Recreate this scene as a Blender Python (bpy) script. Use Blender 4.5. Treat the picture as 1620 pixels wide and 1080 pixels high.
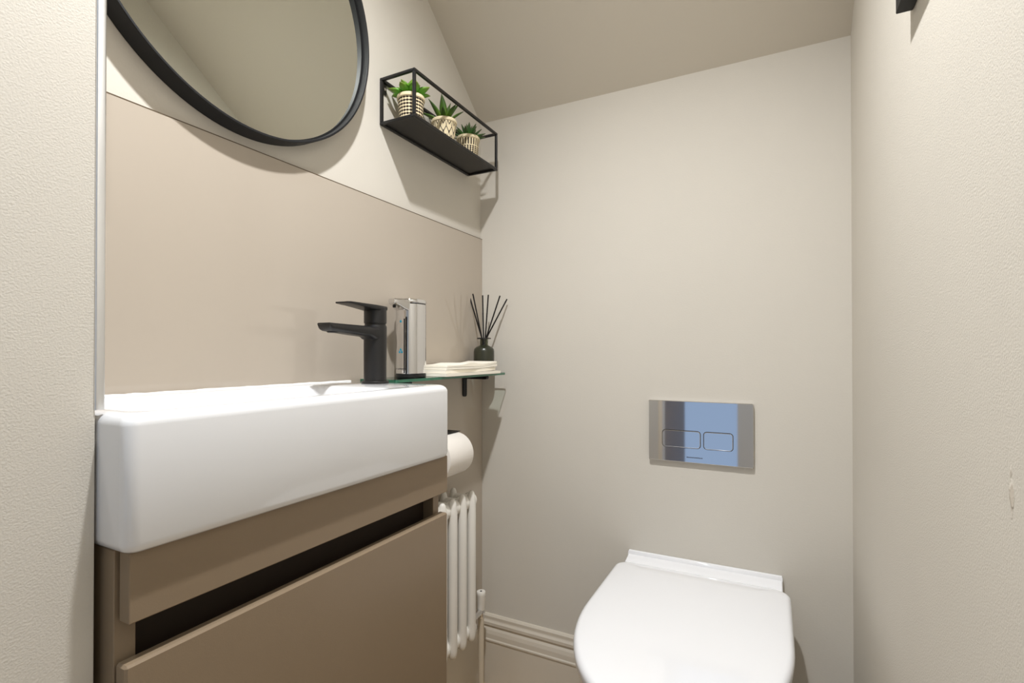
import bpy, bmesh, math, random
from mathutils import Vector, Matrix

random.seed(7)
for o in list(bpy.data.objects):
    bpy.data.objects.remove(o, do_unlink=True)
S = bpy.context.scene
COL = S.collection
R = math.radians
PI = math.pi

# ------------------------------------------------------------------ camera
CAM = (0.773, -1.30, 0.95)
cd = bpy.data.cameras.new('camera')
cd.sensor_width = 36.0
cd.sensor_fit = 'HORIZONTAL'
cd.lens = 807.0 / 1620.0 * 36.0
cd.clip_start = 0.01
cam = bpy.data.objects.new('camera', cd)
cam.location = CAM
cam.rotation_euler = (R(90.4), 0, R(27.2))
cd.shift_y = 14.4 / 1620.0
COL.objects.link(cam)
S.camera = cam

# ------------------------------------------------------------------ world, daylight from the hall behind the camera
w = bpy.data.worlds.new('World')
S.world = w
w.use_nodes = True
w.node_tree.nodes['Background'].inputs[0].default_value = (0.52, 0.70, 1.0, 1)
w.node_tree.nodes['Background'].inputs[1].default_value = 0.64

S.view_settings.view_transform = 'Standard'
S.view_settings.look = 'None'
S.view_settings.gamma = 1.0
S.view_settings.use_curve_mapping = False
S.view_settings.exposure = 0.0

LAMP_COL = (0.975, 0.985, 1.0)
LAMPS = [((0.52, -0.90, 2.12), 82.0, LAMP_COL), ((0.46, -1.45, 2.12), 9.0, (0.80, 0.91, 1.0))]  # second lamp is an added cool fill for the near walls

# ------------------------------------------------------------------ materials
def srgb(r, g, b):
    f = lambda c: (c / 255 / 12.92) if c / 255 <= 0.04045 else ((c / 255 + 0.055) / 1.055) ** 2.4
    return (f(r), f(g), f(b), 1)

def mat(name, col, rough=0.5, metal=0.0, coat=0.0, spec=0.5, bump=None, vary=None, trans=0.0, ior=1.45):
    m = bpy.data.materials.new(name)
    m.use_nodes = True
    nt = m.node_tree
    b = nt.nodes['Principled BSDF']
    b.inputs['Base Color'].default_value = col
    b.inputs['Roughness'].default_value = rough
    b.inputs['Metallic'].default_value = metal
    b.inputs['Coat Weight'].default_value = coat
    b.inputs['Specular IOR Level'].default_value = spec
    b.inputs['Transmission Weight'].default_value = trans
    b.inputs['IOR'].default_value = ior
    tc = nt.nodes.new('ShaderNodeTexCoord')
    if vary:
        sc, amt = vary
        n = nt.nodes.new('ShaderNodeTexNoise')
        n.inputs['Scale'].default_value = sc
        n.inputs['Detail'].default_value = 4
        nt.links.new(tc.outputs['Object'], n.inputs['Vector'])
        r = nt.nodes.new('ShaderNodeValToRGB')
        r.color_ramp.elements[0].position = 0.3
        r.color_ramp.elements[1].position = 0.7
        r.color_ramp.elements[0].color = tuple(c * (1 - amt) for c in col[:3]) + (1,)
        r.color_ramp.elements[1].color = tuple(min(1, c * (1 + amt)) for c in col[:3]) + (1,)
        nt.links.new(n.outputs['Fac'], r.inputs['Fac'])
        nt.links.new(r.outputs['Color'], b.inputs['Base Color'])
    if bump:
        n2 = nt.nodes.new('ShaderNodeTexNoise')
        n2.inputs['Scale'].default_value = bump[0]
        n2.inputs['Detail'].default_value = bump[2] if len(bump) > 2 else 3
        nt.links.new(tc.outputs['Object'], n2.inputs['Vector'])
        bp = nt.nodes.new('ShaderNodeBump')
        bp.inputs['Strength'].default_value = bump[1]
        bp.inputs['Distance'].default_value = 0.002
        nt.links.new(n2.outputs['Fac'], bp.inputs['Height'])
        nt.links.new(bp.outputs['Normal'], b.inputs['Normal'])
    return m

PAINT = srgb(210, 204, 193)
M = {}
M['wall'] = mat('wall_paint', PAINT, 0.75, spec=0.25, bump=(260, 0.10, 3), vary=(3, 0.012))
M['wall_rough'] = mat('wall_paint_orange_peel', PAINT, 0.7, spec=0.25, bump=(520, 0.22, 2), vary=(3, 0.012))
M['ceiling'] = mat('ceiling_paint', srgb(209, 201, 187), 0.6, spec=0.3, bump=(60, 0.10, 3), vary=(2, 0.012))
M['skirt'] = mat('skirting_paint', srgb(210, 201, 186), 0.35, spec=0.4, bump=(40, 0.04))
M['splash'] = mat('splashback_gloss', srgb(182, 171, 157), 0.035, spec=0.5, coat=0.3, vary=(2, 0.01))
M['edge'] = mat('dark_panel_edge', srgb(92, 78, 62), 0.3)
M['ceramic'] = mat('white_ceramic', srgb(229, 229, 230), 0.12, coat=0.6, spec=0.5, vary=(5, 0.006))
M['lid'] = mat('white_glossy_plastic', srgb(240, 240, 242), 0.10, coat=0.5, vary=(5, 0.006))
M['taupe'] = mat('taupe_lacquer', srgb(139, 121, 99), 0.38, spec=0.4, bump=(700, 0.05), vary=(6, 0.02))
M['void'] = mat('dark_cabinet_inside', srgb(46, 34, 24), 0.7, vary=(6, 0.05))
M['black'] = mat('matt_black_metal', srgb(30, 29, 29), 0.36, metal=0.0, spec=0.5, vary=(30, 0.05))
M['frame_black'] = mat('satin_black_metal', srgb(34, 34, 35), 0.5, spec=0.25, vary=(30, 0.05))
M['chrome'] = mat('polished_chrome', (0.78, 0.78, 0.79, 1), 0.035, metal=1.0, vary=(3, 0.01))
M['alu'] = mat('aluminium_trim', (0.80, 0.81, 0.83, 1), 0.30, metal=1.0, vary=(3, 0.03))
M['silver'] = mat('mirror_silver', (0.88, 0.91, 0.855, 1), 0.0, metal=1.0)
M['gap'] = mat('dark_gap', srgb(18, 18, 18), 0.6)
M['radiator'] = mat('white_radiator_enamel', srgb(233, 229, 221), 0.25, coat=0.3, vary=(8, 0.01))
M['pipe'] = mat('painted_pipe', srgb(206, 194, 174), 0.4, vary=(8, 0.02))
M['paper'] = mat('toilet_paper', srgb(236, 230, 222), 0.95, spec=0.1, bump=(500, 0.25, 2))
M['card'] = mat('cardboard_core', srgb(160, 135, 105), 0.9)
M['napkin'] = mat('paper_napkin', srgb(246, 240, 226), 0.9, spec=0.1, bump=(300, 0.12, 2))
M['rubber'] = mat('black_plastic', srgb(22, 23, 24), 0.35)
M['blue'] = mat('blue_print', srgb(20, 140, 170), 0.4)
M['print'] = mat('dark_print', srgb(40, 40, 42), 0.5)
M['etch'] = mat('etched_grey', srgb(88, 90, 98), 0.45, metal=0.6)
M['reed'] = mat('black_reed', srgb(20, 17, 16), 0.8, bump=(400, 0.2))
M['soil'] = mat('brown_soil', srgb(70, 55, 40), 0.95, bump=(300, 0.6))
M['seal'] = mat('white_sealant', srgb(238, 238, 236), 0.4, bump=(200, 0.3))
M['oak'] = None
M['floor'] = mat('beige_floor_tile', srgb(196, 172, 140), 0.35, vary=(3, 0.04))
M['art'] = mat('plain_print_paper', srgb(215, 210, 200), 0.6, vary=(6, 0.04))

# glass shelf: clear glass with a green body tint
def glass_mat(name, col, rough, ior=1.5, dens=None):
    m = bpy.data.materials.new(name)
    m.use_nodes = True
    nt = m.node_tree
    b = nt.nodes['Principled BSDF']
    b.inputs['Base Color'].default_value = col
    b.inputs['Roughness'].default_value = rough
    b.inputs['Transmission Weight'].default_value = 1.0
    b.inputs['IOR'].default_value = ior
    if dens:
        v = nt.nodes.new('ShaderNodeVolumeAbsorption')
        v.inputs['Color'].default_value = dens[0]
        v.inputs['Density'].default_value = dens[1]
        nt.links.new(v.outputs['Volume'], nt.nodes['Material Output'].inputs['Volume'])
    return m
def thin_glass():
    m = bpy.data.materials.new('clear_shelf_glass')
    m.use_nodes = True
    nt = m.node_tree
    nt.nodes.remove(nt.nodes['Principled BSDF'])
    tr = nt.nodes.new('ShaderNodeBsdfTransparent'); tr.inputs['Color'].default_value = (0.90, 0.955, 0.93, 1)
    gl = nt.nodes.new('ShaderNodeBsdfGlossy'); gl.inputs['Roughness'].default_value = 0.0
    fr = nt.nodes.new('ShaderNodeFresnel'); fr.inputs['IOR'].default_value = 1.45
    mx = nt.nodes.new('ShaderNodeMixShader')
    nt.links.new(fr.outputs[0], mx.inputs[0]); nt.links.new(tr.outputs[0], mx.inputs[1]); nt.links.new(gl.outputs[0], mx.inputs[2])
    nt.links.new(mx.outputs[0], nt.nodes['Material Output'].inputs['Surface'])
    return m
M['shelf_glass'] = thin_glass()
M['glass_edge'] = mat('green_glass_edge', srgb(46, 108, 82), 0.12, coat=0.5, vary=(40, 0.12))
M['bottle'] = mat('olive_frosted_glass', srgb(44, 46, 33), 0.28, spec=0.6, coat=0.2, vary=(20, 0.06))
M['bottle_neck'] = glass_mat('olive_clear_glass', (0.32, 0.34, 0.24, 1), 0.05)

# oak grain
def oak_mat():
    m = mat('oak_veneer', srgb(120, 95, 68), 0.4)
    nt = m.node_tree
    b = nt.nodes['Principled BSDF']
    tc = nt.nodes.new('ShaderNodeTexCoord')
    mp = nt.nodes.new('ShaderNodeMapping')
    mp.inputs['Scale'].default_value = (1, 9, 0.9)
    wv = nt.nodes.new('ShaderNodeTexWave')
    wv.bands_direction = 'Y'
    wv.inputs['Scale'].default_value = 1.6
    wv.inputs['Distortion'].default_value = 6
    wv.inputs['Detail'].default_value = 3
    rp = nt.nodes.new('ShaderNodeValToRGB')
    rp.color_ramp.elements[0].color = srgb(78, 62, 46)
    rp.color_ramp.elements[1].color = srgb(150, 122, 90)
    nt.links.new(tc.outputs['Object'], mp.inputs['Vector'])
    nt.links.new(mp.outputs['Vector'], wv.inputs['Vector'])
    nt.links.new(wv.outputs['Fac'], rp.inputs['Fac'])
    nt.links.new(rp.outputs['Color'], b.inputs['Base Color'])
    return m
M['oak'] = oak_mat()

# leaf materials: dark base / tip along local length, stored as object-space z of the leaf
def leaf_mat(name, c0, c1, c2):
    m = mat(name, c1, 0.42, spec=0.4)
    nt = m.node_tree
    b = nt.nodes['Principled BSDF']
    a = nt.nodes.new('ShaderNodeAttribute')
    a.attribute_name = 'along'
    rp = nt.nodes.new('ShaderNodeValToRGB')
    rp.color_ramp.elements[0].color = c0
    rp.color_ramp.elements[1].color = c2
    e = rp.color_ramp.elements.new(0.55)
    e.color = c1
    nt.links.new(a.outputs['Fac'], rp.inputs['Fac'])
    nt.links.new(rp.outputs['Color'], b.inputs['Base Color'])
    b.inputs['Subsurface Weight'].default_value = 0.08
    b.inputs['Subsurface Radius'].default_value = (0.004, 0.008, 0.002)
    return m
M['leaf_a'] = leaf_mat('leaf_bright_green', srgb(72, 135, 28), srgb(95, 168, 42), srgb(125, 140, 60))
M['leaf_b'] = leaf_mat('leaf_aloe_green', srgb(112, 140, 40), srgb(70, 105, 32), srgb(52, 66, 34))
M['leaf_c'] = leaf_mat('leaf_deep_green', srgb(90, 135, 48), srgb(58, 98, 44), srgb(88, 92, 66))

# printed pot patterns: angle and height round the pot, from object coordinates
CREAM = srgb(232, 216, 180)
INK = srgb(44, 32, 26)
def pot_mat(name, kind):
    m = mat(name, CREAM, 0.6, spec=0.3)
    nt = m.node_tree
    N, Lk = nt.nodes.new, nt.links.new
    b = nt.nodes['Principled BSDF']
    tc = N('ShaderNodeTexCoord')
    sp = N('ShaderNodeSeparateXYZ')
    Lk(tc.outputs['Object'], sp.inputs[0])
    def mt(op, a, bb=None, c=None):
        n = N('ShaderNodeMath')
        n.operation = op
        for i, v in enumerate((a, bb, c)):
            if v is None: continue
            if isinstance(v, (int, float)): n.inputs[i].default_value = v
            else: Lk(v, n.inputs[i])
        return n.outputs[0]
    ang = mt('DIVIDE', mt('ARCTAN2', sp.outputs['Y'], sp.outputs['X']), 2 * PI)
    z = mt('DIVIDE', sp.outputs['Z'], 0.064)
    if kind == 'beads':       # rows of dark beads
        u = mt('ABSOLUTE', mt('SUBTRACT', mt('FRACT', mt('MULTIPLY', ang, 24)), 0.5))
        v = mt('ABSOLUTE', mt('SUBTRACT', mt('FRACT', mt('MULTIPLY', z, 9.0)), 0.5))
        d = mt('ADD', mt('MULTIPLY', u, 0.62), v)
        ink = mt('LESS_THAN', d, 0.40)
    elif kind == 'zigzag':    # chevrons crossing into diamonds
        t = mt('ABSOLUTE', mt('SUBTRACT', mt('FRACT', mt('MULTIPLY', ang, 12)), 0.5))
        v1 = mt('FRACT', mt('ADD', mt('MULTIPLY', z, 3.2), mt('MULTIPLY', t, 1.5)))
        v2 = mt('FRACT', mt('SUBTRACT', mt('MULTIPLY', z, 1.6), mt('MULTIPLY', t, 1.5)))
        i1 = mt('LESS_THAN', v1, 0.20)
        i2 = mt('LESS_THAN', v2, 0.10)
        ink = mt('MAXIMUM', i1, i2)
    else:                     # dashes on top, fine vertical chains below
        u = mt('FRACT', mt('MULTIPLY', ang, 24))
        top = mt('MULTIPLY', mt('GREATER_THAN', z, 0.60), mt('LESS_THAN', u, 0.42))
        v = mt('FRACT', mt('MULTIPLY', z, 13))
        u2 = mt('ABSOLUTE', mt('SUBTRACT', mt('FRACT', mt('MULTIPLY', ang, 24)), 0.5))
        v2 = mt('ABSOLUTE', mt('SUBTRACT', v, 0.5))
        low = mt('MULTIPLY', mt('LESS_THAN', z, 0.56), mt('GREATER_THAN', mt('ADD', u2, mt('MULTIPLY', v2, 0.6)), 0.40))
        ink = mt('MAXIMUM', top, low)
    ink = mt('MULTIPLY', ink, mt('LESS_THAN', z, 0.86))
    mx = N('ShaderNodeMix')
    mx.data_type = 'RGBA'
    Lk(ink, mx.inputs['Factor'])
    mx.inputs['A'].default_value = CREAM
    mx.inputs['B'].default_value = INK
    Lk(mx.outputs['Result'], b.inputs['Base Color'])
    return m
M['pot_a'] = pot_mat('pot_beaded_print', 'beads')
M['pot_b'] = pot_mat('pot_zigzag_print', 'zigzag')
M['pot_c'] = pot_mat('pot_dashed_print', 'dashes')

def emit_mat(name, col, st):
    m = bpy.data.materials.new(name)
    m.use_nodes = True
    b = m.node_tree.nodes['Principled BSDF']
    b.inputs['Base Color'].default_value = (0.8, 0.8, 0.8, 1)
    b.inputs['Emission Color'].default_value = col
    b.inputs['Emission Strength'].default_value = st
    return m
M['lens'] = emit_mat('lamp_lens', LAMP_COL + (1,), 4.0)

# ------------------------------------------------------------------ mesh helpers
def obj(name, bm, m, parent=None, smooth=None, kind=None):
    off = Vector(parent['_w']) if parent is not None else Vector((0, 0, 0))
    bmesh.ops.recalc_face_normals(bm, faces=bm.faces)
    if parent is not None:
        bmesh.ops.translate(bm, verts=bm.verts, vec=-off)
    me = bpy.data.meshes.new(name)
    if smooth is not None:
        for f in bm.faces: f.smooth = True
        for e in bm.edges:
            if len(e.link_faces) == 2 and e.calc_face_angle(0) > R(smooth): e.smooth = False
    bm.to_mesh(me)
    bm.free()
    o = bpy.data.objects.new(name, me)
    COL.objects.link(o)
    if m: me.materials.append(M[m])
    if parent is not None: o.parent = parent
    o['_w'] = tuple(off)
    if kind: o['kind'] = kind
    return o

def solo(name, bm, m, label, cat, smooth=None, group=None, base=None):
    """a thing that is one mesh; origin at its base"""
    if base is None:
        xs = [v.co for v in bm.verts]
        base = Vector(((min(v.x for v in xs) + max(v.x for v in xs)) / 2, (min(v.y for v in xs) + max(v.y for v in xs)) / 2, min(v.z for v in xs)))
    base = Vector(base)
    bmesh.ops.translate(bm, verts=bm.verts, vec=-base)
    o = obj(name, bm, m, None, smooth)
    o.location = base
    o['label'] = label; o['category'] = cat
    if group: o['group'] = group
    return o

def thing(name, loc, label, cat, group=None):
    o = bpy.data.objects.new(name, None)
    o.empty_display_size = 0.03
    o.location = loc
    COL.objects.link(o)
    o['_w'] = tuple(loc)
    o['label'] = label; o['category'] = cat
    if group: o['group'] = group
    return o

def struct(name, bm, m, label, cat, smooth=None):
    o = obj(name, bm, m, None, smooth, 'structure')
    o['label'] = label; o['category'] = cat
    return o

def box(x0, x1, y0, y1, z0, z1, bev=0.0, seg=2, bm=None):
    b = bmesh.new()
    vs = [b.verts.new((x, y, z)) for x in (x0, x1) for y in (y0, y1) for z in (z0, z1)]
    for q in ((0, 1, 3, 2), (4, 6, 7, 5), (0, 4, 5, 1), (2, 3, 7, 6), (0, 2, 6, 4), (1, 5, 7, 3)):
        b.faces.new([vs[i] for i in q])
    if bev: bmesh.ops.bevel(b, geom=list(b.edges), offset=bev, segments=seg, profile=0.5, affect='EDGES')
    if bm is None: return b
    return join(bm, b)

def join(a, b):
    me = bpy.data.meshes.new('tmp')
    b.to_mesh(me); b.free()
    a.from_mesh(me)
    bpy.data.meshes.remove(me)
    return a

def loft(loops, cap0=True, cap1=True, bm=None, closed=True):
    b = bm or bmesh.new()
    prev = None
    first = None
    for lp in loops:
        cur = [b.verts.new(p) for p in lp]
        if prev:
            n = len(cur)
            for i in range(n if closed else n - 1):
                j = (i + 1) % n
                b.faces.new((prev[i], prev[j], cur[j], cur[i]))
        else: first = cur
        prev = cur
    if cap0: b.faces.new(first[::-1])
    if cap1: b.faces.new(prev)
    return b

def ring(c, r, axis=2, n=24, r2=None):
    r2 = r2 or r
    out = []
    for i in range(n):
        a = 2 * PI * i / n
        p = [0, 0, 0]
        p[(axis + 1) % 3] = r * math.cos(a); p[(axis + 2) % 3] = r2 * math.sin(a)
        out.append((c[0] + p[0], c[1] + p[1], c[2] + p[2]))
    return out

def lathe(c, prof, n=32, bm=None, cap0=True, cap1=True):
    return loft([ring((c[0], c[1], c[2] + z), max(r, 1e-4), 2, n) for r, z in prof], cap0, cap1, bm)

def tube(pts, r, n=10, bm=None, radii=None):
    pts = [Vector(p) for p in pts]
    loops = []
    up = None
    for i, p in enumerate(pts):
        t = (pts[min(i + 1, len(pts) - 1)] - pts[max(i - 1, 0)]).normalized()
        if up is None:
            up = t.orthogonal().normalized()
        up = (up - t * up.dot(t)).normalized()
        sd = t.cross(up)
        rr = radii[i] if radii else r
        loops.append([p + rr * (math.cos(2 * PI * k / n) * up + math.sin(2 * PI * k / n) * sd) for k in range(n)])
    return loft(loops, True, True, bm)

def rrect(u0, u1, v0, v1, r, k=6):
    """rounded rectangle as (u, v) points, counter-clockwise; r one value or four (u1v1, u0v1, u0v0, u1v0)"""
    rs = r if isinstance(r, (list, tuple)) else [r] * 4
    out = []
    for (cu, cv, a0), rr in zip(((u1, v1, 0), (u0, v1, 90), (u0, v0, 180), (u1, v0, 270)), rs):
        cx = cu - rr if cu == u1 else cu + rr
        cy = cv - rr if cv == v1 else cv + rr
        for i in range(k + 1):
            a = R(a0 + 90 * i / k)
            out.append((cx + rr * math.cos(a), cy + rr * math.sin(a)))
    return out

def P3(pts, axis, w):
    if axis == 2: return [(u, v, w) for u, v in pts]
    if axis == 1: return [(u, w, v) for u, v in pts]
    return [(w, u, v) for u, v in pts]

W = 0.921
CEIL = 2.12
SLOPE = 0.80
Z_BACK = 1.633
Y_KNEE = -(CEIL - Z_BACK) / SLOPE
Y_DOOR = -1.62
NIB_X, NIB_Y = 0.200, -1.0500

# ------------------------------------------------------------------ the room
def prism_x(poly_yz, x0, x1):
    return loft([[(x0, y, z) for y, z in poly_yz], [(x1, y, z) for y, z in poly_yz]])

struct('wall_left', box(-0.10, 0.0, NIB_Y, 0.10, 0, 2.3), 'wall', 'beige painted wall behind the basin, round mirror and wire shelf', 'wall')
struct('wall_back', box(0.0, W, 0.0, 0.10, 0, 2.3), 'wall', 'beige painted end wall behind the toilet under the sloping ceiling', 'wall')
def patch_mat():
    m = M['wall_rough'].copy()
    m.name = 'wall_paint_with_filler_patch'
    nt = m.node_tree
    N, Lk = nt.nodes.new, nt.links.new
    b = nt.nodes['Principled BSDF']
    tc = N('ShaderNodeTexCoord')
    mp = N('ShaderNodeMapping')
    mp.inputs['Location'].default_value = (0, 0.8205 / 0.008, -0.850 / 0.034)
    mp.inputs['Scale'].default_value = (0, 1 / 0.008, 1 / 0.034)
    ln = N('ShaderNodeVectorMath'); ln.operation = 'LENGTH'
    nz = N('ShaderNodeTexNoise'); nz.inputs['Scale'].default_value = 90
    ad = N('ShaderNodeMath'); ad.operation = 'ADD'
    rp = N('ShaderNodeValToRGB')
    rp.color_ramp.elements[0].position = 0.85; rp.color_ramp.elements[0].color = (1, 1, 1, 1)
    rp.color_ramp.elements[1].position = 1.35; rp.color_ramp.elements[1].color = (0, 0, 0, 1)
    sc = N('ShaderNodeMath'); sc.operation = 'MULTIPLY'; sc.inputs[1].default_value = 0.55
    mx = N('ShaderNodeMix'); mx.data_type = 'RGBA'
    Lk(tc.outputs['Object'], mp.inputs['Vector']); Lk(mp.outputs['Vector'], ln.inputs[0]); Lk(tc.outputs['Object'], nz.inputs['Vector'])
    Lk(ln.outputs['Value'], ad.inputs[0]); Lk(nz.outputs['Fac'], ad.inputs[1]); Lk(ad.outputs[0], rp.inputs['Fac'])
    Lk(rp.outputs['Color'], sc.inputs[0]); Lk(sc.outputs[0], mx.inputs['Factor'])
    old = b.inputs['Base Color'].links[0].from_socket
    Lk(old, mx.inputs['A']); mx.inputs['B'].default_value = srgb(196, 184, 168)
    Lk(mx.outputs['Result'], b.inputs['Base Color'])
    bp = [n for n in nt.nodes if n.type == 'BUMP'][0]
    b2 = N('ShaderNodeBump'); b2.inputs['Strength'].default_value = 0.5; b2.inputs['Distance'].default_value = 0.0015
    Lk(rp.outputs['Color'], b2.inputs['Height']); Lk(bp.outputs['Normal'], b2.inputs['Normal']); Lk(b2.outputs['Normal'], b.inputs['Normal'])
    return m
M['wall_patch'] = patch_mat()
wr = struct('wall_right', box(W, W + 0.10, Y_DOOR, 0.10, 0, 2.3), 'wall_patch', 'pale textured wall along the right edge of the photo', 'wall')
struct('wall_front', box(-0.10, NIB_X, Y_DOOR, NIB_Y, 0, 2.3, 0.0008), 'wall_rough', 'pale textured wall end at the left edge, beside the basin', 'wall')
struct('floor', box(-0.1, W + 0.1, -2.6, 0.1, -0.05, 0), 'floor', 'beige floor under the radiator and toilet', 'floor')
struct('ceiling', prism_x([(0.0, Z_BACK), (Y_KNEE, CEIL), (Y_DOOR, CEIL), (Y_DOOR, CEIL + 0.18), (Y_KNEE, CEIL + 0.18), (0.0, Z_BACK + 0.18)], 0.0, W), 'ceiling', 'sloping beige ceiling coming down to the end wall', 'ceiling')

# skirting profile (depth from wall, height)
prof = [(0, 0), (0.016, 0), (0.016, 0.128), (0.0185, 0.130), (0.0185, 0.134), (0.016, 0.137), (0.0155, 0.150), (0.013, 0.160), (0.0095, 0.166),
        (0.0095, 0.171), (0.0125, 0.174), (0.0125, 0.182), (0.009, 0.187), (0.008, 0.190), (0.008, 0.198), (0.004, 0.2035), (0, 0.204)]
struct('baseboard_back', loft([[(x, -d, z * 0.957) for d, z in prof] for x in (0.018, W)]), 'skirt', 'moulded beige skirting board along the end wall', 'skirting board')
b = box(0.0, 0.016, NIB_Y, -0.0, 0, 0.161, 0.002)
struct('baseboard_left', b, 'skirt', 'plain beige skirting board under the radiator', 'skirting board')

# side panel lining the recess, its polished metal edge seen above the basin
b = box(0.006, NIB_X - 0.001, NIB_Y + 0.001, NIB_Y + 0.006, 0.897, 2.10)
t1 = struct('trim_1', b, 'splash', 'slim shiny metal edge trim standing on the left end of the basin', 'trim')
b = loft([P3(rrect(NIB_X - 0.003, NIB_X + 0.002, NIB_Y - 0.001, NIB_Y + 0.0072, 0.0015, 3), 2, z) for z in (0.897, 2.10)])
o = obj('edge_profile', b, 'alu', t1, 40)

# doorway frame and open oak door behind the camera
b = box(NIB_X - 0.02, NIB_X + 0.02, Y_DOOR - 0.08, Y_DOOR, 0, 2.06)
box(W - 0.02, W + 0.02, Y_DOOR - 0.08, Y_DOOR, 0, 2.06, bm=b)
box(NIB_X - 0.02, W + 0.02, Y_DOOR - 0.08, Y_DOOR, 2.02, 2.12, bm=b)
struct('trim_2', b, 'skirt', 'painted door frame behind the viewer', 'door frame')
d1 = struct('door_1', box(NIB_X - 0.02, NIB_X + 0.02, Y_DOOR - 0.80, Y_DOOR - 0.085, 0.01, 2.0, 0.002), 'oak', 'open oak door behind the viewer', 'door')
b = lathe((0, 0, 0), [(0.024, 0), (0.024, 0.006), (0.010, 0.008), (0.010, 0.045), (0.001, 0.046)], 20)
bmesh.ops.rotate(b, verts=b.verts, cent=(0, 0, 0), matrix=Matrix.Rotation(R(90), 3, 'Y'))
bmesh.ops.translate(b, verts=b.verts, vec=(NIB_X + 0.02, Y_DOOR - 0.74, 1.0))
obj('door_handle', b, 'chrome', d1, 40)

struct('wall_hall', box(0.55, 1.6, -2.60, -2.50, 0, 2.3), 'wall', 'pale wall of the hall beyond the doorway', 'wall')

# ------------------------------------------------------------------ downlights; the one above the camera is an added fill
for (lx, ly, lz), pw, lcol in LAMPS:
    near = ly < -1.2
    t = thing('downlight', (lx, ly, lz), 'added cool fill lamp above the camera, built as a downlight' if near else 'recessed ceiling downlight above the basin', 'downlight', 'recessed downlights')
    b = lathe((lx, ly, lz), [(0.043, 0.0), (0.043, -0.004), (0.034, -0.006), (0.030, -0.002), (0.030, 0.0)], 32)
    obj('bezel', b, 'chrome', t, 40)
    b = lathe((lx, ly, lz), [(0.0295, -0.0005), (0.0295, -0.002), (0.001, -0.0025)], 32)
    obj('lens', b, 'lens', t, 40)
    ld = bpy.data.lights.new('downlight_lamp', 'SPOT')
    ld.energy = pw
    ld.color = lcol
    ld.spot_size = R(150)
    ld.spot_blend = 1.0
    ld.shadow_soft_size = 0.022
    lo = bpy.data.objects.new('lamp', ld)
    lo.location = (0, 0, -0.026)
    lo.parent = t
    COL.objects.link(lo)

# ------------------------------------------------------------------ splashback
t = thing('splashback_panel', (0.003, -0.52, 0.163), 'glossy taupe splashback panel on the wall behind the basin', 'splashback')
obj('panel', box(0.0004, 0.006, NIB_Y + 0.009, -0.001, 0.163, 1.2880), 'splash', t)
obj('top_edge', box(0.0004, 0.0062, NIB_Y + 0.009, -0.001, 1.2880, 1.2896), 'edge', t)

# ------------------------------------------------------------------ basin
BX0, BX1, BY0, BY1, BZ0, BZ1 = 0.0075, 0.250, -1.0478, -0.527, 0.765, 0.895
t = thing('basin', ((BX0 + BX1) / 2, (BY0 + BY1) / 2, BZ0), 'white rectangular ceramic basin on the taupe vanity unit', 'basin')
K = 8
def outer(ins, z, r): return P3(rrect(BX0 + 0, BX1 - ins, BY0 + ins, BY1 - ins, [r, 0.002, 0.002, r], K), 2, z)
loops = [outer(0.006, BZ0, 0.010), outer(0.002, BZ0 + 0.003, 0.012), outer(0, BZ0 + 0.009, 0.013), outer(0, BZ1 - 0.012, 0.013)]
for i in range(1, 6):
    a = R(90 * i / 5)
    loops.append(outer(0.012 * (1 - math.cos(a)), BZ1 - 0.012 + 0.012 * math.sin(a), 0.013))
ix0, ix1, iy0, iy1 = 0.034, 0.226, -1.024, -0.650
def inner(ins, z, r): return P3(rrect(ix0 + ins, ix1 - ins * 0.8, iy0 + ins, iy1 - ins * 1.6, r, K), 2, z)
loops += [inner(-0.004, BZ1 - 0.0003, 0.034), inner(0.000, BZ1 - 0.0025, 0.032), inner(0.003, BZ1 - 0.008, 0.032), inner(0.010, BZ1 - 0.045, 0.034),
          inner(0.018, BZ1 - 0.075, 0.036), inner(0.034, BZ1 - 0.088, 0.036), inner(0.060, BZ1 - 0.092, 0.030)]
obj('basin_body', loft(loops), 'ceramic', t, 50)
b = lathe((0.12, -0.86, BZ1 - 0.0915), [(0.028, -0.002), (0.028, 0.002), (0.022, 0.004), (0.001, 0.005)], 24)
obj('waste_cap', b, 'frame_black', t, 40)
pts = []
for i in range(41):
    y = BY0 + 0.012 + (BY1 - BY0 - 0.014) * i / 40
    pts.append((0.0085, y, BZ1 + 0.0002 + random.uniform(-0.0003, 0.0004)))
obj('sealant_bead', tube(pts, 0.0035, 6, radii=[0.0026 + random.uniform(-0.0004, 0.0005) for _ in pts]), 'seal', t, 60)

# ------------------------------------------------------------------ vanity unit
FX = 0.2390       # front face of rail and drawer
T = 0.0175
VY0, VY1 = -1.0395, -0.520
CX1 = 0.2185      # carcass front
t = thing('vanity_unit', (0.12, -0.775, 0.22), 'taupe wall hung vanity unit with handleless drawer under the basin', 'vanity unit')
obj('side_panel', box(0.02, CX1, VY0 - 0.003, VY0 + 0.016, 0.25, 0.7645, 0.0008, 1), 'taupe', t)
obj('side_panel', box(0.02, CX1, VY1 - 0.016, VY1 + 0.001, 0.25, 0.7645, 0.0008, 1), 'taupe', t)
obj('base_panel', box(0.02, CX1, VY0 + 0.016, VY1 - 0.016, 0.25, 0.268), 'taupe', t)
obj('back_panel', box(0.02, 0.028, VY0 + 0.016, VY1 - 0.016, 0.268, 0.7645), 'void', t)
obj('finger_recess', box(0.190, 0.196, VY0 + 0.016, VY1 - 0.016, 0.30, 0.7645), 'void', t)
obj('top_rail', box(FX - T, FX, VY0, VY1, 0.698, 0.7640, 0.0012, 2), 'taupe', t)
dr = obj('drawer_front', box(FX - T, FX, VY0 - 0.003, VY1, 0.262, 0.660, 0.0022, 1), 'taupe', t)
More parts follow.
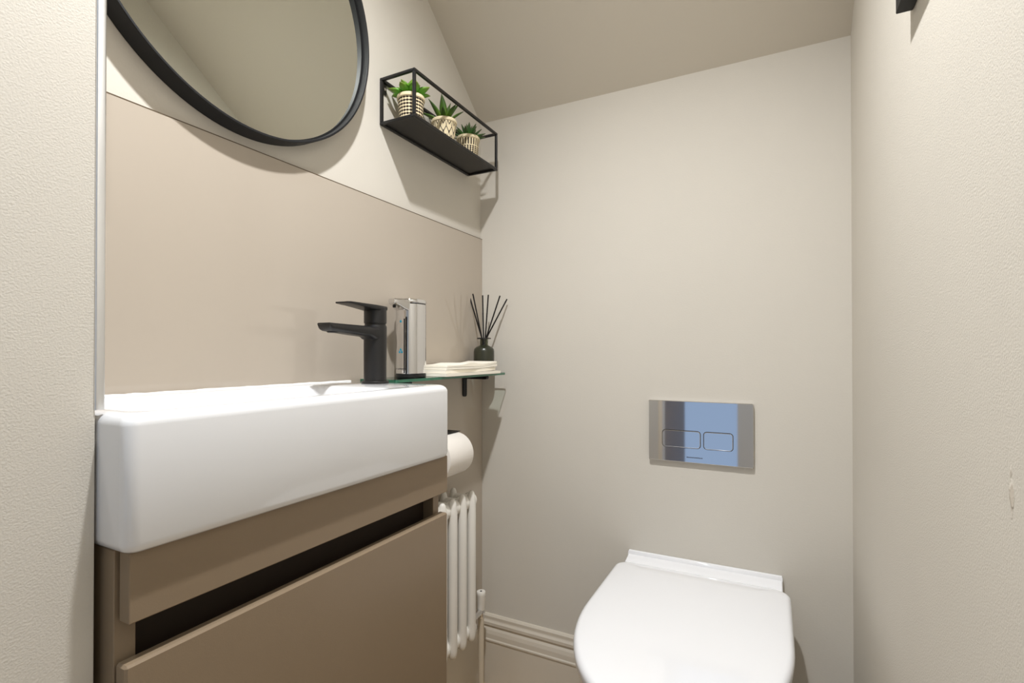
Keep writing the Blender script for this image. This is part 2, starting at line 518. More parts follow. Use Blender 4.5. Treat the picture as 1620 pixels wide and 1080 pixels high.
obj('drawer_back_lip', box(CX1 - 0.017, CX1 + 0.001, VY0 + 0.017, VY1 - 0.017, 0.28, 0.646, 0.0006, 1), 'void', dr)

# ------------------------------------------------------------------ tap
TX, TY, TZ = 0.100, -0.558, 0.8952
t = thing('basin_tap', (TX, TY, TZ), 'matt black single lever mixer tap on the right end of the basin', 'tap')
obj('base_ring', lathe((TX, TY, TZ), [(0.0255, 0), (0.0255, 0.0035), (0.0245, 0.0045), (0.020, 0.0045)], 40), 'black', t, 40)
b = lathe((TX, TY, TZ), [(0.0208, 0.004), (0.0210, 0.02), (0.0213, 0.085), (0.0215, 0.106), (0.0205, 0.109), (0.001, 0.109)], 40)
obj('tap_body', b, 'black', t, 40)
# spout: lofted rounded section leaning out of the body over the bowl
secs = [(0.004, 0.080, 0.1055, 0.0195), (-0.012, 0.081, 0.1060, 0.0195), (-0.0195, 0.0825, 0.1062, 0.0192), (-0.023, 0.0855, 0.1063, 0.019), (-0.030, 0.0872, 0.1065, 0.0187),
        (-0.060, 0.0890, 0.1068, 0.0180), (-0.095, 0.0920, 0.1075, 0.0172), (-0.117, 0.0942, 0.1080, 0.0165), (-0.1215, 0.0965, 0.1080, 0.0160), (-0.1245, 0.1035, 0.1078, 0.0150)]
loops = [P3(rrect(TX - hw, TX + hw, TZ + z0, TZ + z1, min(0.007, (z1 - z0) * 0.48), 4), 1, TY + dy) for dy, z0, z1, hw in secs]
obj('spout', loft(loops), 'black', t, 45)
b = lathe((TX, TY - 0.104, TZ + 0.0915), [(0.009, 0), (0.0105, 0.001), (0.0105, 0.006)], 20)
obj('aerator', b, 'rubber', t, 40)
b = lathe((TX, TY, TZ), [(0.0195, 0.108), (0.0195, 0.1125), (0.0208, 0.113), (0.0210, 0.116), (0.0210, 0.139), (0.0200, 0.143), (0.001, 0.1435)], 40)
lv = obj('lever_block', b, 'black', t, 40)
secs = [(0.0205, 0.1385, 0.1440, 0.0120), (0.012, 0.137, 0.1455, 0.0195), (-0.010, 0.1365, 0.1464, 0.0208), (-0.022, 0.1378, 0.1467, 0.0200), (-0.040, 0.1400, 0.1470, 0.0185), (-0.062, 0.1425, 0.1474, 0.0175), (-0.078, 0.1437, 0.1475, 0.0170), (-0.0845, 0.1444, 0.1470, 0.0150)]
loops = [P3(rrect(TX - hw, TX + hw, TZ + z0, TZ + z1, (z1 - z0) * 0.42, 4), 1, TY + dy) for dy, z0, z1, hw in secs]
obj('lever', loft(loops), 'black', lv, 45)

# ------------------------------------------------------------------ glass shelf beside the basin
GZ0, GZ1 = 0.8925, 0.8985
t = thing('glass_shelf', (0.05, -0.265, GZ0), 'small green edged glass shelf in the corner beside the basin', 'shelf')
b = loft([P3(rrect(0.0065, 0.103, -0.500, -0.034, [0.006, 0.001, 0.001, 0.006], 4), 2, z) for z in (GZ0, GZ1)])
o = obj('glass_plate', b, 'shelf_glass', t, 50)
o.data.materials.append(M['glass_edge'])
for p in o.data.polygons: p.material_index = 0 if abs(p.normal.z) > 0.5 else 1
for y in (-0.100, -0.430):
    # L shaped flat bracket: plate on the wall and arm under the glass
    b = loft([P3(rrect(0.0065, 0.082, GZ0 - 0.0105, GZ0 - 0.0003, 0.0045, 4), 1, yy) for yy in (y - 0.006, y + 0.006)])
    br = obj('bracket', b, 'frame_black', t, 40)
    b = loft([P3(rrect(y - 0.009, y + 0.009, GZ0 - 0.060, GZ0 - 0.001, 0.0065, 5), 0, xx) for xx in (0.0062, 0.0105)])
    obj('wall_plate', b, 'frame_black', br, 40)

# ------------------------------------------------------------------ automatic soap dispenser
DX, DY, DZ = 0.053, -0.391, GZ1 + 0.0003
t = thing('soap_dispenser', (DX, DY, DZ), 'chrome automatic soap dispenser beside the black tap', 'soap dispenser')
hx, hy = 0.0285, 0.0360
AX = 0.0       # front turned from -y a little towards the room
def orient(b):
    bmesh.ops.rotate(b, verts=b.verts, cent=(DX, DY, DZ), matrix=Matrix.Rotation(-AX, 3, 'Z'))
    return b
def sec(k, z): return P3(rrect(DX - hx * k, DX + hx * k, DY - hy * k, DY + hy * k, 0.0283 * k, 10), 2, DZ + z)
obj('foot', orient(loft([sec(0.97, 0), sec(1.0, 0.001), sec(1.0, 0.0075), sec(0.96, 0.008)])), 'rubber', t, 40)
bd = obj('body', orient(loft([sec(0.97, 0.008), sec(1.0, 0.009), sec(1.0, 0.1605), sec(0.97, 0.1615)])), 'chrome', t, 40)
# dark seam down the side between pump housing and reservoir
sa = R(18)
b = box(-0.0014, 0.0014, -0.0006, 0.0006, DZ + 0.010, DZ + 0.128)
bmesh.ops.rotate(b, verts=b.verts, cent=(0, 0, 0), matrix=Matrix.Rotation(sa, 3, 'Z'))
bmesh.ops.translate(b, verts=b.verts, vec=(DX + hx - 0.0283 + 0.0283 * math.sin(sa), DY - hy + 0.0283 - 0.0283 * math.cos(sa), 0))
obj('seam', b, 'rubber', bd)
obj('seam_ring', orient(loft([sec(0.965, 0.1610), sec(0.965, 0.1638)])), 'rubber', t, 40)
cap = obj('cap', orient(loft([sec(0.985, 0.1635), sec(1.01, 0.1645), sec(1.01, 0.1690), sec(0.96, 0.1715), sec(0.80, 0.1722)])), 'chrome', t, 40)
secs = [(-0.022, 0.143, 0.1708, 0.0200), (-0.038, 0.1475, 0.1706, 0.0165), (-0.050, 0.1530, 0.1702, 0.0135), (-0.062, 0.1570, 0.1696, 0.0110), (-0.066, 0.1600, 0.1688, 0.0085)]
loops = [P3(rrect(DX - hw, DX + hw, DZ + z0, DZ + z1, min(0.004, (z1 - z0) * .4), 4), 1, DY + dy) for dy, z0, z1, hw in secs]
sp = obj('spout', orient(loft(loops)), 'chrome', t, 45)
obj('nozzle', orient(lathe((DX, DY - 0.057, DZ + 0.1505), [(0.003, 0), (0.0035, 0.001), (0.0035, 0.009)], 12)), 'rubber', sp, 40)
# blue drop symbols: one drop above, three drops below, printed on the front
def drop(cx, cz, s):
    pts = []
    for i in range(14):
        a = 2 * PI * i / 14
        rr = s * (1 + (0.75 if i == 0 else (0.12 if i in (1, 13) else 0)))
        pts.append((DX + cx + rr * math.sin(a), DZ + cz + rr * math.cos(a)))
    return loft([P3(pts, 1, DY - hy + 0.0002), P3(pts, 1, DY - hy - 0.0003)])
obj('single_drop_symbol', orient(drop(0.0, 0.122, 0.0024)), 'blue', bd)
b = drop(-0.0030, 0.0555, 0.0022); join(b, drop(0.0030, 0.0555, 0.0022)); join(b, drop(0, 0.0605, 0.0022))
obj('triple_drop_symbol', orient(b), 'blue', bd)
fc = bpy.data.curves.new('maker_lettering', 'FONT')
fc.body = 'simplehuman'
fc.size = 0.0050
fc.align_x = 'CENTER'
fo = bpy.data.objects.new('tmp_text', fc)
COL.objects.link(fo)
bpy.context.view_layer.update()
me = bpy.data.meshes.new_from_object(fo.evaluated_get(bpy.context.evaluated_depsgraph_get()))
bpy.data.objects.remove(fo)
b = bmesh.new(); b.from_mesh(me)
for v in b.verts:
    x, y, z = v.co
    v.co = (DX + x, DY - hy - 0.0003, DZ + 0.018 + y)
obj('maker_lettering', orient(b), 'print', bd)

# ------------------------------------------------------------------ paper napkins on the glass shelf
NZ = GZ1 + 0.0004
lab = ['cream paper napkin at the bottom of the stack on the glass shelf', 'cream paper napkin second from the bottom of the stack',
       'cream paper napkin second from the top of the stack', 'rumpled cream paper napkin on top of the stack']
for i in range(4):
    th = [0.0062, 0.0072, 0.0050, 0.0036][i]
    x0, x1 = 0.016 + [0, .001, .002, .003][i], 0.117 - [0, .007, .005, .008][i]
    y0, y1 = -0.345 + [0, .005, .009, .016][i], -0.094 - [0, .012, .009, .004][i]
    nx, ny = 12, 28
    b = bmesh.new()
    wav = [0.0004, 0.0006, 0.0010, 0.0018][i]
    def hgt(u, v, top, i=i, wav=wav):
        # height of a folded sheet's face above the shelf; every sheet follows the one below
        return (0.0012 + wav * (0.5 + 0.5 * math.sin(6.5 * v + 1.6 * u + 0.6 * i))) if top else 0.0
    gt, gb = [], []
    for a in range(nx + 1):
        gt.append([]); gb.append([])
        for c in range(ny + 1):
            u, v = a / nx, c / ny
            x = x0 + (x1 - x0) * u + 0.0012 * math.sin(9 * v + 2 * i) * (u > 0.9)
            y = y0 + (y1 - y0) * v + 0.0015 * math.sin(7 * u + i) * (v > 0.95)
            edge = 0.6 * (u > 0.99) + 0.0
            curl = 0.0022 * i * (max(0, v - 0.62) / 0.38) ** 1.6
            bulge = 0.0045 * math.exp(-((v - 0.45) / 0.14) ** 2) * (1 if i == 3 else 0)
            gt[a].append(b.verts.new((x, y, NZ + th - 0.0003 + hgt(u, v, True) * 0.5 + curl + bulge)))
            gb[a].append(b.verts.new((x, y, NZ + 0.0002 + curl * 0.85)))
    for a in range(nx):
        for c in range(ny):
            b.faces.new((gt[a][c], gt[a + 1][c], gt[a + 1][c + 1], gt[a][c + 1]))
            b.faces.new((gb[a][c], gb[a][c + 1], gb[a + 1][c + 1], gb[a + 1][c]))
    for a in range(nx):
        b.faces.new((gt[a][0], gb[a][0], gb[a + 1][0], gt[a + 1][0]))
        b.faces.new((gt[a][ny], gt[a + 1][ny], gb[a + 1][ny], gb[a][ny]))
    for c in range(ny):
        b.faces.new((gt[0][c], gt[0][c + 1], gb[0][c + 1], gb[0][c]))
        b.faces.new((gt[nx][c], gb[nx][c], gb[nx][c + 1], gt[nx][c + 1]))
    solo('paper_napkin', b, 'napkin', lab[i], 'napkin', 50, 'paper napkins on the glass shelf')
    NZ += th + [0.0008, 0.0009, 0.0011, 0][i]

# ------------------------------------------------------------------ reed diffuser
QX, QY, QZ = 0.046, -0.058, GZ1 + 0.0003
t = thing('diffuser_bottle', (QX, QY, QZ), 'dark olive glass reed diffuser bottle in the corner of the glass shelf', 'bottle')
b = lathe((QX, QY, QZ), [(0.024, 0), (0.028, 0.002), (0.0290, 0.006), (0.0290, 0.058), (0.0275, 0.066), (0.022, 0.0715), (0.0125, 0.0755), (0.012, 0.0765)], 40)
obj('bottle_body', b, 'bottle', t, 50)
b = lathe((QX, QY, QZ), [(0.0118, 0.0765), (0.0115, 0.094), (0.0100, 0.094), (0.0100, 0.0768)], 32, cap0=False, cap1=False)
bmesh.ops.holes_fill(b, edges=b.edges)
obj('neck', b, 'bottle_neck', t, 50)
b = lathe((QX, QY, QZ), [(0.0100, 0.0940), (0.0195, 0.0940), (0.0200, 0.0955), (0.0195, 0.0970), (0.0100, 0.0970), (0.0090, 0.0955)], 32, cap0=False, cap1=False)
obj('collar', b, 'black', t, 50)
RV = Vector((math.cos(R(27.2)), math.sin(R(27.2)), 0))
FV = Vector((-math.sin(R(27.2)), math.cos(R(27.2)), 0))
top_px = [(742, 466), (748, 464.5), (763.5, 467), (772.5, 466), (791, 467.5), (802, 473)]
lab = ['leftmost black reed in the diffuser bottle', 'second black reed from the left in the diffuser bottle', 'third black reed from the left in the diffuser bottle',
       'fourth black reed from the left in the diffuser bottle', 'second black reed from the right in the diffuser bottle', 'rightmost black reed in the diffuser bottle']
for i, (px, py) in enumerate(top_px):
    dep = 1.437 + [0.014, -0.014, 0.022, -0.012, -0.022, 0.016][i]
    tp = Vector((CAM[0], CAM[1], 0)) + FV * dep + RV * dep * (px - 810) / 807.0
    tp.z = CAM[2] + dep * (560 - py) / 807.0
    dirv = Vector((tp.x - QX, tp.y - QY, 0))
    at = Vector((QX, QY, QZ + 0.0955)) + dirv.normalized() * min(0.0062, dirv.length * .3) + Vector((0.0, 0, 0))
    k = (tp - at) / (tp.z - at.z)
    bot = at - k * 0.028
    solo('diffuser_reed', tube([bot, (bot + tp) / 2, tp], 0.0020, 8), 'reed', lab[i], 'reed', 50, 'reeds in the diffuser bottle')

# ------------------------------------------------------------------ round mirror
MY, MZ, MR = -0.761, 1.562, 0.256
t = thing('round_mirror', (0.0, MY, MZ - MR), 'large round wall mirror with a thin black metal frame', 'mirror')
N = 128
def mring(x, r): return [(x, MY + r * math.cos(2 * PI * i / N), MZ + r * math.sin(2 * PI * i / N)) for i in range(N)]
b = loft([mring(0.0008, MR - 0.0045), mring(0.0005, MR - 0.0005), mring(0.001, MR), mring(0.0344, MR), mring(0.035, MR - 0.0006), mring(0.035, MR - 0.0034), mring(0.0344, MR - 0.004), mring(0.0008, MR - 0.0045)], False, False)
bmesh.ops.remove_doubles(b, verts=b.verts, dist=1e-6)
obj('frame', b, 'frame_black', t, 40)
b = loft([mring(0.0150, MR - 0.0046), mring(0.0200, MR - 0.0046)])
obj('mirror_glass', b, 'silver', t, 40)
b = loft([mring(0.0201, MR - 0.0047), mring(0.0206, MR - 0.0047), mring(0.0206, MR - 0.0078), mring(0.0201, MR - 0.0078), mring(0.0201, MR - 0.0047)], False, False)
bmesh.ops.remove_doubles(b, verts=b.verts, dist=1e-6)
obj('edge_gasket', b, 'gap', t, 40)
b = loft([mring(0.001, MR - 0.006), mring(0.0149, MR - 0.006)])
obj('backing_board', b, 'gap', t, 40)

# ------------------------------------------------------------------ wire box shelf with three succulents
SX0, SX1, SY0, SY1, SZ0, SZ1 = 0.0005, 0.0965, -0.436, -0.070, 1.455, 1.559
h = 0.0065
t = thing('wire_box_shelf', (SX0, (SY0 + SY1) / 2, SZ0), 'black wire box shelf holding three small potted succulents', 'shelf')
def bar(x0, x1, y0, y1, z0, z1): obj('frame_bar', box(x0, x1, y0, y1, z0, z1, 0.0012, 2), 'black', t)
for x in (SX0, SX1 - h):
    for z in (SZ0, SZ1 - h): bar(x, x + h, SY0, SY1, z, z + h)
    for y in (SY0, SY1 - h): bar(x, x + h, y, y + h, SZ0 + h, SZ1 - h)
for y in (SY0, SY1 - h):
    for z in (SZ0, SZ1 - h): bar(SX0 + h, SX1 - h, y, y + h, z, z + h)
obj('shelf_plate', box(SX0 + h, SX1 - h, SY0 + h, SY1 - h, SZ0 + h - 0.0022, SZ0 + h - 0.0002), 'black', t)
for y in (SY0 + h, SY1 - h - 0.014):
    b = box(SX0, SX0 + 0.002, y, y + 0.014, SZ1 - h - 0.024, SZ1 - h)
    hg = obj('hanging_tab', b, 'black', t)
    obj('screw', loft([ring((SX0 + 0.002, y + 0.007, SZ1 - h - 0.013), 0.0035, 0, 12), ring((SX0 + 0.004, y + 0.007, SZ1 - h - 0.013), 0.003, 0, 12)]), 'chrome', hg)

def leaf_mesh(L, wd, th, base_w=0.55, cup=0.25, bend=0.0, peak=0.45, n=9):
    """pointed fleshy leaf growing along +z, face towards +x; 'along' runs 0..1 from base to tip"""
    b = bmesh.new()
    lay = b.verts.layers.float.new('along')
    prev = None
    for i in range(n + 1):
        s = i / n
        if s < peak: k = base_w + (1 - base_w) * math.sin(s / peak * PI / 2)
        else: k = max(0.0, 1 - ((s - peak) / (1 - peak)) ** 1.9)
        k = max(k, 0.04)
        wv, tv = wd / 2 * k, th / 2 * (0.35 + 0.65 * k)
        cx = bend * L * s * s
        loop = []
        for j in range(8):
            a = 2 * PI * j / 8
            y = wv * math.cos(a)
            x = tv * math.sin(a) + cup * (abs(math.cos(a)) ** 2) * wv
            v = b.verts.new((cx + x, y, L * s)); v[lay] = s
            loop.append(v)
        if prev:
            for j in range(8): b.faces.new((prev[j], prev[(j + 1) % 8], loop[(j + 1) % 8], loop[j]))
        else: b.faces.new(loop[::-1])
        prev = loop
    b.faces.new(prev)
    bmesh.ops.recalc_face_normals(b, faces=b.faces)
    me = bpy.data.meshes.new('leaf')
    for f in b.faces: f.smooth = True
    b.to_mesh(me); b.free()
    return me

PZ = SZ0 + h
def pot(x, y, m, label):
    t = thing('potted_succulent', (x, y, PZ), label, 'potted plant', 'potted succulents on the wire shelf')
    b = lathe((x, y, PZ), [(0.0225, 0), (0.0240, 0.001), (0.0250, 0.004), (0.0272, 0.030), (0.0290, 0.0555), (0.0292, 0.0560), (0.0308, 0.0565), (0.0312, 0.0580), (0.0312, 0.0620), (0.0304, 0.0640),
                           (0.0288, 0.0640), (0.0278, 0.0625), (0.0275, 0.0560), (0.001, 0.0560)], 48)
    obj('pot', b, m, t, 50)
    b = lathe((x, y, PZ), [(0.0274, 0.0562), (0.0272, 0.0590), (0.018, 0.0605), (0.001, 0.0615)], 24)
    obj('soil', b, 'soil', t, 60)
    return t
def leaves(t, me, spec, m, z0=0.0600):
    me.materials.append(M[m])
    for az, tilt, sc, r0 in spec:
        o = bpy.data.objects.new('leaf', me)
        COL.objects.link(o)
        o.parent = t
        a = R(az)
        o.matrix_local = Matrix.Translation((r0 * math.cos(a), r0 * math.sin(a), z0)) @ Matrix.Rotation(a + PI, 4, 'Z') @ Matrix.Rotation(-R(tilt), 4, 'Y') @ Matrix.Scale(sc, 4)
# leaf face +x looks inward (rotated by pi), tilt leans the leaf outwards
px_ = 0.049
t = pot(px_, -0.388, 'pot_a', 'bright green succulent with broad leaves in a cream pot with rows of black beads')
sp = [(i * 45 + 8, 62 + random.uniform(-6, 6), random.uniform(.92, 1.05), 0.009) for i in range(8)]
sp += [(i * 60 + 25, 38 + random.uniform(-6, 6), random.uniform(.9, 1.05), 0.006) for i in range(6)]
sp += [(i * 90 + 50, 16 + random.uniform(-5, 5), random.uniform(.85, 1.0), 0.003) for i in range(4)]
leaves(t, leaf_mesh(0.042, 0.0235, 0.0045, 0.6, 0.35, -0.10, 0.55), sp, 'leaf_a')
t = pot(px_, -0.258, 'pot_b', 'dark green succulent with long pointed leaves in a cream pot with zigzag pattern')
sp = [(-150, 62, 1.0, 0.006), (-120, 33, 1.0, 0.006), (-75, 10, 1.08, 0.004), (-20, 52, 0.85, 0.006), (30, 30, 1.0, 0.005), (50, 46, 0.95, 0.006), (100, 58, .95, 0.006), (140, 26, .95, 0.005), (175, 58, .9, 0.006), (75, 14, 0.98, 0.003), (-60, 58, 0.7, 0.008)]
leaves(t, leaf_mesh(0.060, 0.0190, 0.0042, 0.75, 0.30, -0.06, 0.38), sp, 'leaf_b')
t = pot(px_, -0.147, 'pot_c', 'spiky dark green succulent in a cream pot with short black dashes')
sp = [(i * 36 + 5, 68 + random.uniform(-7, 7), random.uniform(.85, 1.05), 0.010) for i in range(10)]
sp += [(i * 45 + 20, 46 + random.uniform(-6, 6), random.uniform(.9, 1.05), 0.007) for i in range(8)]
sp += [(i * 60 + 10, 24 + random.uniform(-6, 6), random.uniform(.9, 1.05), 0.005) for i in range(6)]
sp += [(i * 120 + 40, 7, 0.95, 0.002) for i in range(3)]
leaves(t, leaf_mesh(0.041, 0.0105, 0.0052, 0.65, 0.10, -0.10, 0.5), sp, 'leaf_c')

# ------------------------------------------------------------------ toilet roll and holder
RX, RZ, RY0, RY1 = 0.072, 0.708, -0.336, -0.236
t = thing('toilet_roll_holder', (0.006, -0.38, RZ + 0.02), 'black toilet roll holder behind the right end of the basin', 'roll holder')
obj('wall_rose', loft([P3(rrect(-0.385, -0.345, RZ - 0.01, RZ + 0.055, 0.004, 4), 0, xx) for xx in (0.006, 0.011)]), 'frame_black', t, 40)
pts = [(0.010, -0.360, RZ + 0.013), (0.060, -0.360, RZ + 0.013), (0.068, -0.358, RZ + 0.0125), (0.072, -0.350, RZ + 0.0125), (0.072, -0.330, RZ + 0.0125), (0.072, -0.242, RZ + 0.0125)]
obj('arm', tube(pts, 0.006, 12), 'frame_black', t, 50)
obj('cover_flap', box(0.014, 0.080, -0.342, -0.232, RZ + 0.0508, RZ + 0.0522), 'frame_black', t)
t = thing('toilet_roll', (RX, (RY0 + RY1) / 2, RZ - 0.05), 'white toilet roll hanging between the basin and the radiator', 'toilet roll')
def yring(y, r, n=48): return ring((RX, y, RZ), r, 1, n)
b = loft([yring(RY0, 0.0195), yring(RY0, 0.048), yring(RY0 + 0.001, 0.0495), yring(RY0 + 0.003, 0.050), yring(RY1 - 0.003, 0.050), yring(RY1 - 0.001, 0.0495), yring(RY1, 0.048), yring(RY1, 0.0195), yring(RY0, 0.0195)], False, False)
bmesh.ops.remove_doubles(b, verts=b.verts, dist=1e-6)
obj('paper', b, 'paper', t, 40)
b = loft([yring(RY0 + .0005, 0.0192), yring(RY1 - .0005, 0.0192), yring(RY1 - .0005, 0.0187), yring(RY0 + .0005, 0.0187), yring(RY0 + .0005, 0.0192)], False, False)
bmesh.ops.remove_doubles(b, verts=b.verts, dist=1e-6)
obj('core', b, 'card', t, 40)

# ------------------------------------------------------------------ column radiator
t = thing('column_radiator', (0.057, -0.29, 0.225), 'white column radiator on the wall between vanity unit and corner', 'radiator')
RB, RT = 0.220, 0.603
tr = 0.0116
ys = [-0.188 - 0.0425 * i for i in range(7)]
cols = (0.030, 0.085)
def rad_section(y):
    b = bmesh.new()
    H = RT - RB
    for cx in cols:
        prof = [(0.0012, 0.0), (0.0055, 0.0010), (0.0085, 0.0045), (0.0105, 0.011), (tr, 0.022), (tr, H - 0.034), (0.0098, H - 0.018), (0.0078, H - 0.007), (0.0050, H - 0.0018), (0.0012, H)]
        lathe((cx, y, RB), prof, 18, b)
    for z in (RB + 0.026, RT - 0.030):
        # flat header joining front and back columns
        loops = [ring((x, y, z), ry, 0, 14, rz) for x, ry, rz in ((0.026, 0.0095, 0.012), (0.036, 0.0125, 0.017), (0.0575, 0.0135, 0.018), (0.078, 0.0125, 0.017), (0.088, 0.0095, 0.012))]
        loft(loops, bm=b)
    return b
for i, y in enumerate(ys):
    o = obj('section', rad_section(y), 'radiator', t, 50)
for z in (RB + 0.026, RT - 0.030):
    for i in range(len(ys)):
        y1 = ys[i] + 0.0213; y0 = ys[i] - 0.0213
        b = lathe((0, 0, 0), [(0.0185, -0.0213), (0.0200, -0.018), (0.0170, -0.010), (0.0170, 0.010), (0.0200, 0.018), (0.0185, 0.0213)], 20)
        bmesh.ops.rotate(b, verts=b.verts, cent=(0, 0, 0), matrix=Matrix.Rotation(R(90), 3, 'X'))
        bmesh.ops.translate(b, verts=b.verts, vec=(0.0700, ys[i], z))
        obj('hub', b, 'radiator', t, 50)
b = loft([ring((0.0700, ys[0] + 0.0213, RT - 0.030), 0.0165, 1, 20), ring((0.0700, ys[0] + 0.0250, RT - 0.030), 0.0165, 1, 20), ring((0.0700, ys[0] + 0.0275, RT - 0.030), 0.010, 1, 20)])
obj('end_plug', b, 'radiator', t, 45)
VX, VY = 0.0545, -0.088
b = tube([(0.0600, ys[0] + 0.020, RB + 0.026), (0.0575, -0.130, RB + 0.026), (VX, VY, RB + 0.026)], 0.0085, 14)
obj('valve_tail', b, 'chrome', t, 50)
v = obj('valve_body', lathe((VX, VY, 0), [(0.0070, 0.225), (0.0085, 0.228), (0.0085, 0.236), (0.0105, 0.237), (0.0105, 0.246), (0.0095, 0.248), (0.0095, 0.258), (0.0095, 0.259)], 12), 'chrome', t, 30)
cp = obj('valve_cap', lathe((VX, VY, 0), [(0.0112, 0.250), (0.0120, 0.252), (0.0120, 0.288), (0.0126, 0.290), (0.0126, 0.297), (0.0116, 0.299), (0.001, 0.299)], 24), 'radiator', t, 40)
obj('cap_screw', lathe((VX, VY, 0), [(0.0028, 0.2985), (0.0028, 0.2998), (0.001, 0.2999)], 12), 'gap', cp)
obj('supply_pipe', tube([(VX, VY, 0.0), (VX, VY, 0.10), (VX, VY, 0.228)], 0.0080, 16), 'pipe', t, 50)
obj('pipe_collar', lathe((VX, VY, 0), [(0.018, 0.0), (0.018, 0.003), (0.009, 0.008)], 20), 'pipe', t, 50)
for y in (-0.25, -0.40):
    obj('wall_bracket', box(0.006, 0.030, y - 0.008, y + 0.008, 0.565, 0.578), 'radiator', t)

# ------------------------------------------------------------------ toilet
LX = 0.6150
t = thing('toilet', (LX, -0.27, 0.08), 'white wall hung toilet with closed lid below the flush plate', 'toilet')
def outline(hw, yb, ys_, yt, rb, z, n_side=6, n_front=40, k=7, p=2.05):
    """back corners rounded (rb) at yb, straight to ys_, then a superelliptic front to yt"""
    pts = []
    for i in range(k + 1):
        a = R(90 * i / k)
        pts.append((LX + hw - rb + rb * math.cos(a), yb - rb + rb * math.sin(a), z))
    for i in range(k + 1):
        a = R(90 + 90 * i / k)
        pts.append((LX - hw + rb + rb * math.cos(a), yb - rb + rb * math.sin(a), z))
    for i in range(1, n_side):
        pts.append((LX - hw, (yb - rb) + (ys_ - (yb - rb)) * i / n_side, z))
    for i in range(n_front + 1):
        a = PI * i / n_front
        ca, sa = math.cos(a), math.sin(a)
        pts.append((LX - hw * math.copysign(abs(ca) ** (2 / p), ca), ys_ + (yt - ys_) * abs(sa) ** (2 / p), z))
    for i in range(1, n_side):
        pts.append((LX + hw, ys_ + ((yb - rb) - ys_) * i / n_side, z))
    return pts
LZ = 0.4445
loops = [outline(0.180, -0.058, -0.285, -0.566, 0.026, LZ - 0.032), outline(0.186, -0.053, -0.285, -0.574, 0.030, LZ - 0.032)]
for i in range(0, 6):
    a = R(90 * i / 5); r = 0.011
    ins = r * (1 - math.cos(a))
    loops.append(outline(0.1885 - ins, -0.050 - ins, -0.285, -0.578 + ins, 0.030 - ins * .5, LZ - 0.0125 + r * math.sin(a)))
loops.append(outline(0.165, -0.064, -0.285, -0.555, 0.020, LZ - 0.0004))
loops.append(outline(0.120, -0.100, -0.285, -0.500, 0.010, LZ))
loops.append(outline(0.050, -0.170, -0.285, -0.380, 0.008, LZ))
obj('lid', loft(loops), 'lid', t, 40)
obj('seat', loft([outline(0.176, -0.060, -0.285, -0.560, 0.024, LZ - 0.047), outline(0.180, -0.058, -0.285, -0.564, 0.026, LZ - 0.045), outline(0.180, -0.058, -0.285, -0.564, 0.026, LZ - 0.034), outline(0.176, -0.060, -0.285, -0.560, 0.024, LZ - 0.0325)]), 'lid', t, 40)
pl = [(0.105, -0.001, -0.12, -0.20, .01, 0.080), (0.125, -0.001, -0.14, -0.30, .01, 0.095), (0.148, -0.001, -0.18, -0.42, .01, 0.15), (0.165, -0.001, -0.23, -0.505, .01, 0.24), (0.177, -0.001, -0.27, -0.550, .01, 0.33), (0.181, -0.001, -0.285, -0.566, .01, 0.385), (0.181, -0.001, -0.285, -0.567, .01, 0.396), (0.178, -0.003, -0.285, -0.563, .01, 0.3985)]
obj('pan', loft([outline(hw, yb, y_, yt, rb, z) for hw, yb, y_, yt, rb, z in pl]), 'ceramic', t, 50)
# raised ledge at the back of the pan, against the wall
prof = [(-0.0008, 0.3985), (-0.0008, 0.4525), (-0.003, 0.4535), (-0.0075, 0.4535), (-0.0095, 0.452), (-0.012, 0.445), (-0.022, 0.4415), (-0.042, 0.4385), (-0.047, 0.434), (-0.047, 0.3985)]
obj('back_ledge', loft([[(x, y, z - (0.003 if e else 0) * (z > .42)) for y, z in prof] for x, e in ((LX - 0.1735, 1), (LX - 0.1715, 0), (LX + 0.1715, 0), (LX + 0.1735, 1))]), 'lid', t, 40)
for s in (-1, 1):
    b = lathe((0, 0, 0), [(0.009, -0.022), (0.010, -0.020), (0.010, 0.020), (0.009, 0.022)], 16)
    bmesh.ops.rotate(b, verts=b.verts, cent=(0, 0, 0), matrix=Matrix.Rotation(R(90), 3, 'Y'))
    bmesh.ops.translate(b, verts=b.verts, vec=(LX + s * 0.08, -0.052, 0.425))
    obj('hinge', b, 'chrome', t, 40)

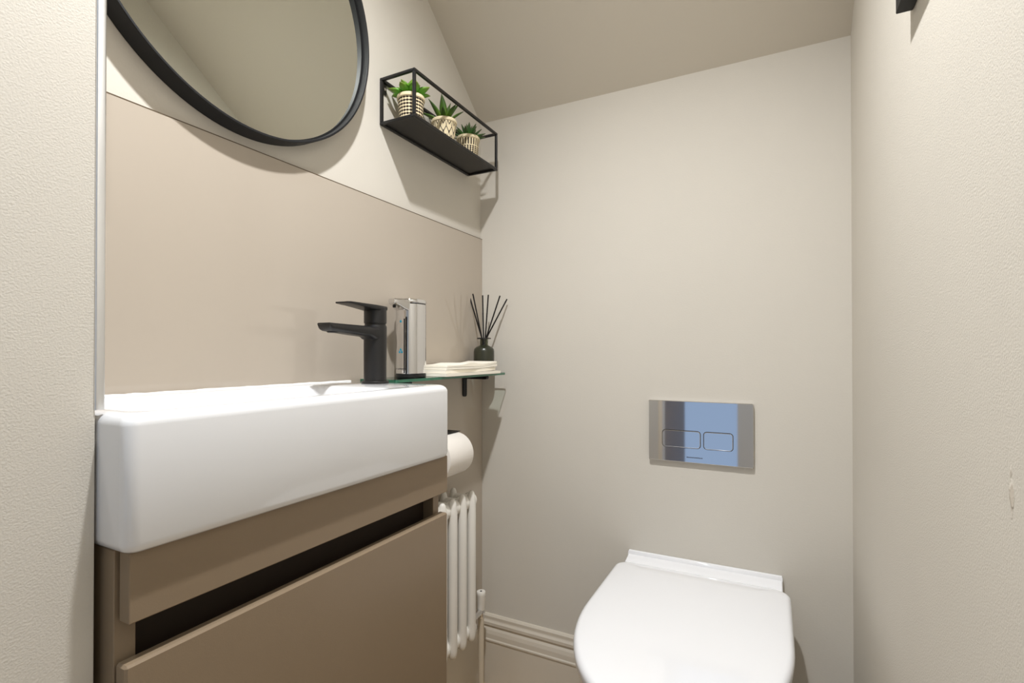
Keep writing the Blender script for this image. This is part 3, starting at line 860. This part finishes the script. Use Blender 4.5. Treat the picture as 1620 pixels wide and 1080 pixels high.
# ------------------------------------------------------------------ flush plate
FX0, FX1, FZ0, FZ1 = 0.494, 0.731, 0.689, 0.836
FT = 0.011
t = thing('flush_plate', (LX, 0, FZ0), 'polished chrome dual flush plate on the wall above the toilet', 'flush plate')
def frr(ins, y, r=0.003): return P3(rrect(FX0 + ins, FX1 - ins, FZ0 + ins, FZ1 - ins, r, 4), 1, y)
obj('plate', loft([frr(0.002, -0.0005), frr(0.0, -0.003), frr(0.0, -FT + 0.001), frr(0.001, -FT)]), 'chrome', t, 30)
for nm, u0, u1 in (('full_flush_button', 0.528, 0.6155), ('half_flush_button', 0.6235, 0.687)):
    z0, z1 = 0.7245, 0.7645
    b = loft([P3(rrect(u0 - .0013, u1 + .0013, z0 - .0013, z1 + .0013, 0.0083, 6), 1, y) for y in (-FT - 0.0001, -FT - 0.0004)])
    g = obj('button_gap', b, 'gap', t, 30)
    b = loft([P3(rrect(u0, u1, z0, z1, 0.007, 6), 1, -FT - 0.0002), P3(rrect(u0, u1, z0, z1, 0.007, 6), 1, -FT - 0.0012), P3(rrect(u0 + .0008, u1 - .0008, z0 + .0008, z1 - .0008, 0.0064, 6), 1, -FT - 0.0019)])
    obj(nm, b, 'chrome', t, 30)
b = bmesh.new()
x = 0.5845
for i in range(14):
    wd = random.choice((0.0016, 0.0020, 0.0023))
    box(x, x + wd, -FT - 0.0002, -FT + 0.0001, 0.7005, 0.7005 + random.choice((0.0022, 0.0026)), bm=b)
    x += wd + 0.0007
obj('maker_mark', b, 'etch', t)

# ------------------------------------------------------------------ black framed picture on the right wall, only its corner in view
PY0, PY1, PZ0, PZ1 = -0.91, -0.548, 1.357, 1.86
PT = 0.017
t = thing('picture_frame', (W, (PY0 + PY1) / 2, PZ0), 'black framed picture on the right wall, only its bottom corner in view', 'picture')
fw = 0.020
for args in ((PY0, PY1, PZ0, PZ0 + fw), (PY0, PY1, PZ1 - fw, PZ1), (PY0, PY0 + fw, PZ0 + fw, PZ1 - fw), (PY1 - fw, PY1, PZ0 + fw, PZ1 - fw)):
    obj('frame_bar', box(W - PT, W - 0.0005, *args, 0.0008, 1), 'frame_black', t)
obj('print', box(W - 0.010, W - 0.006, PY0 + fw, PY1 - fw, PZ0 + fw, PZ1 - fw), 'art', t)

for o in bpy.data.objects:
    if '_w' in o: del o['_w']
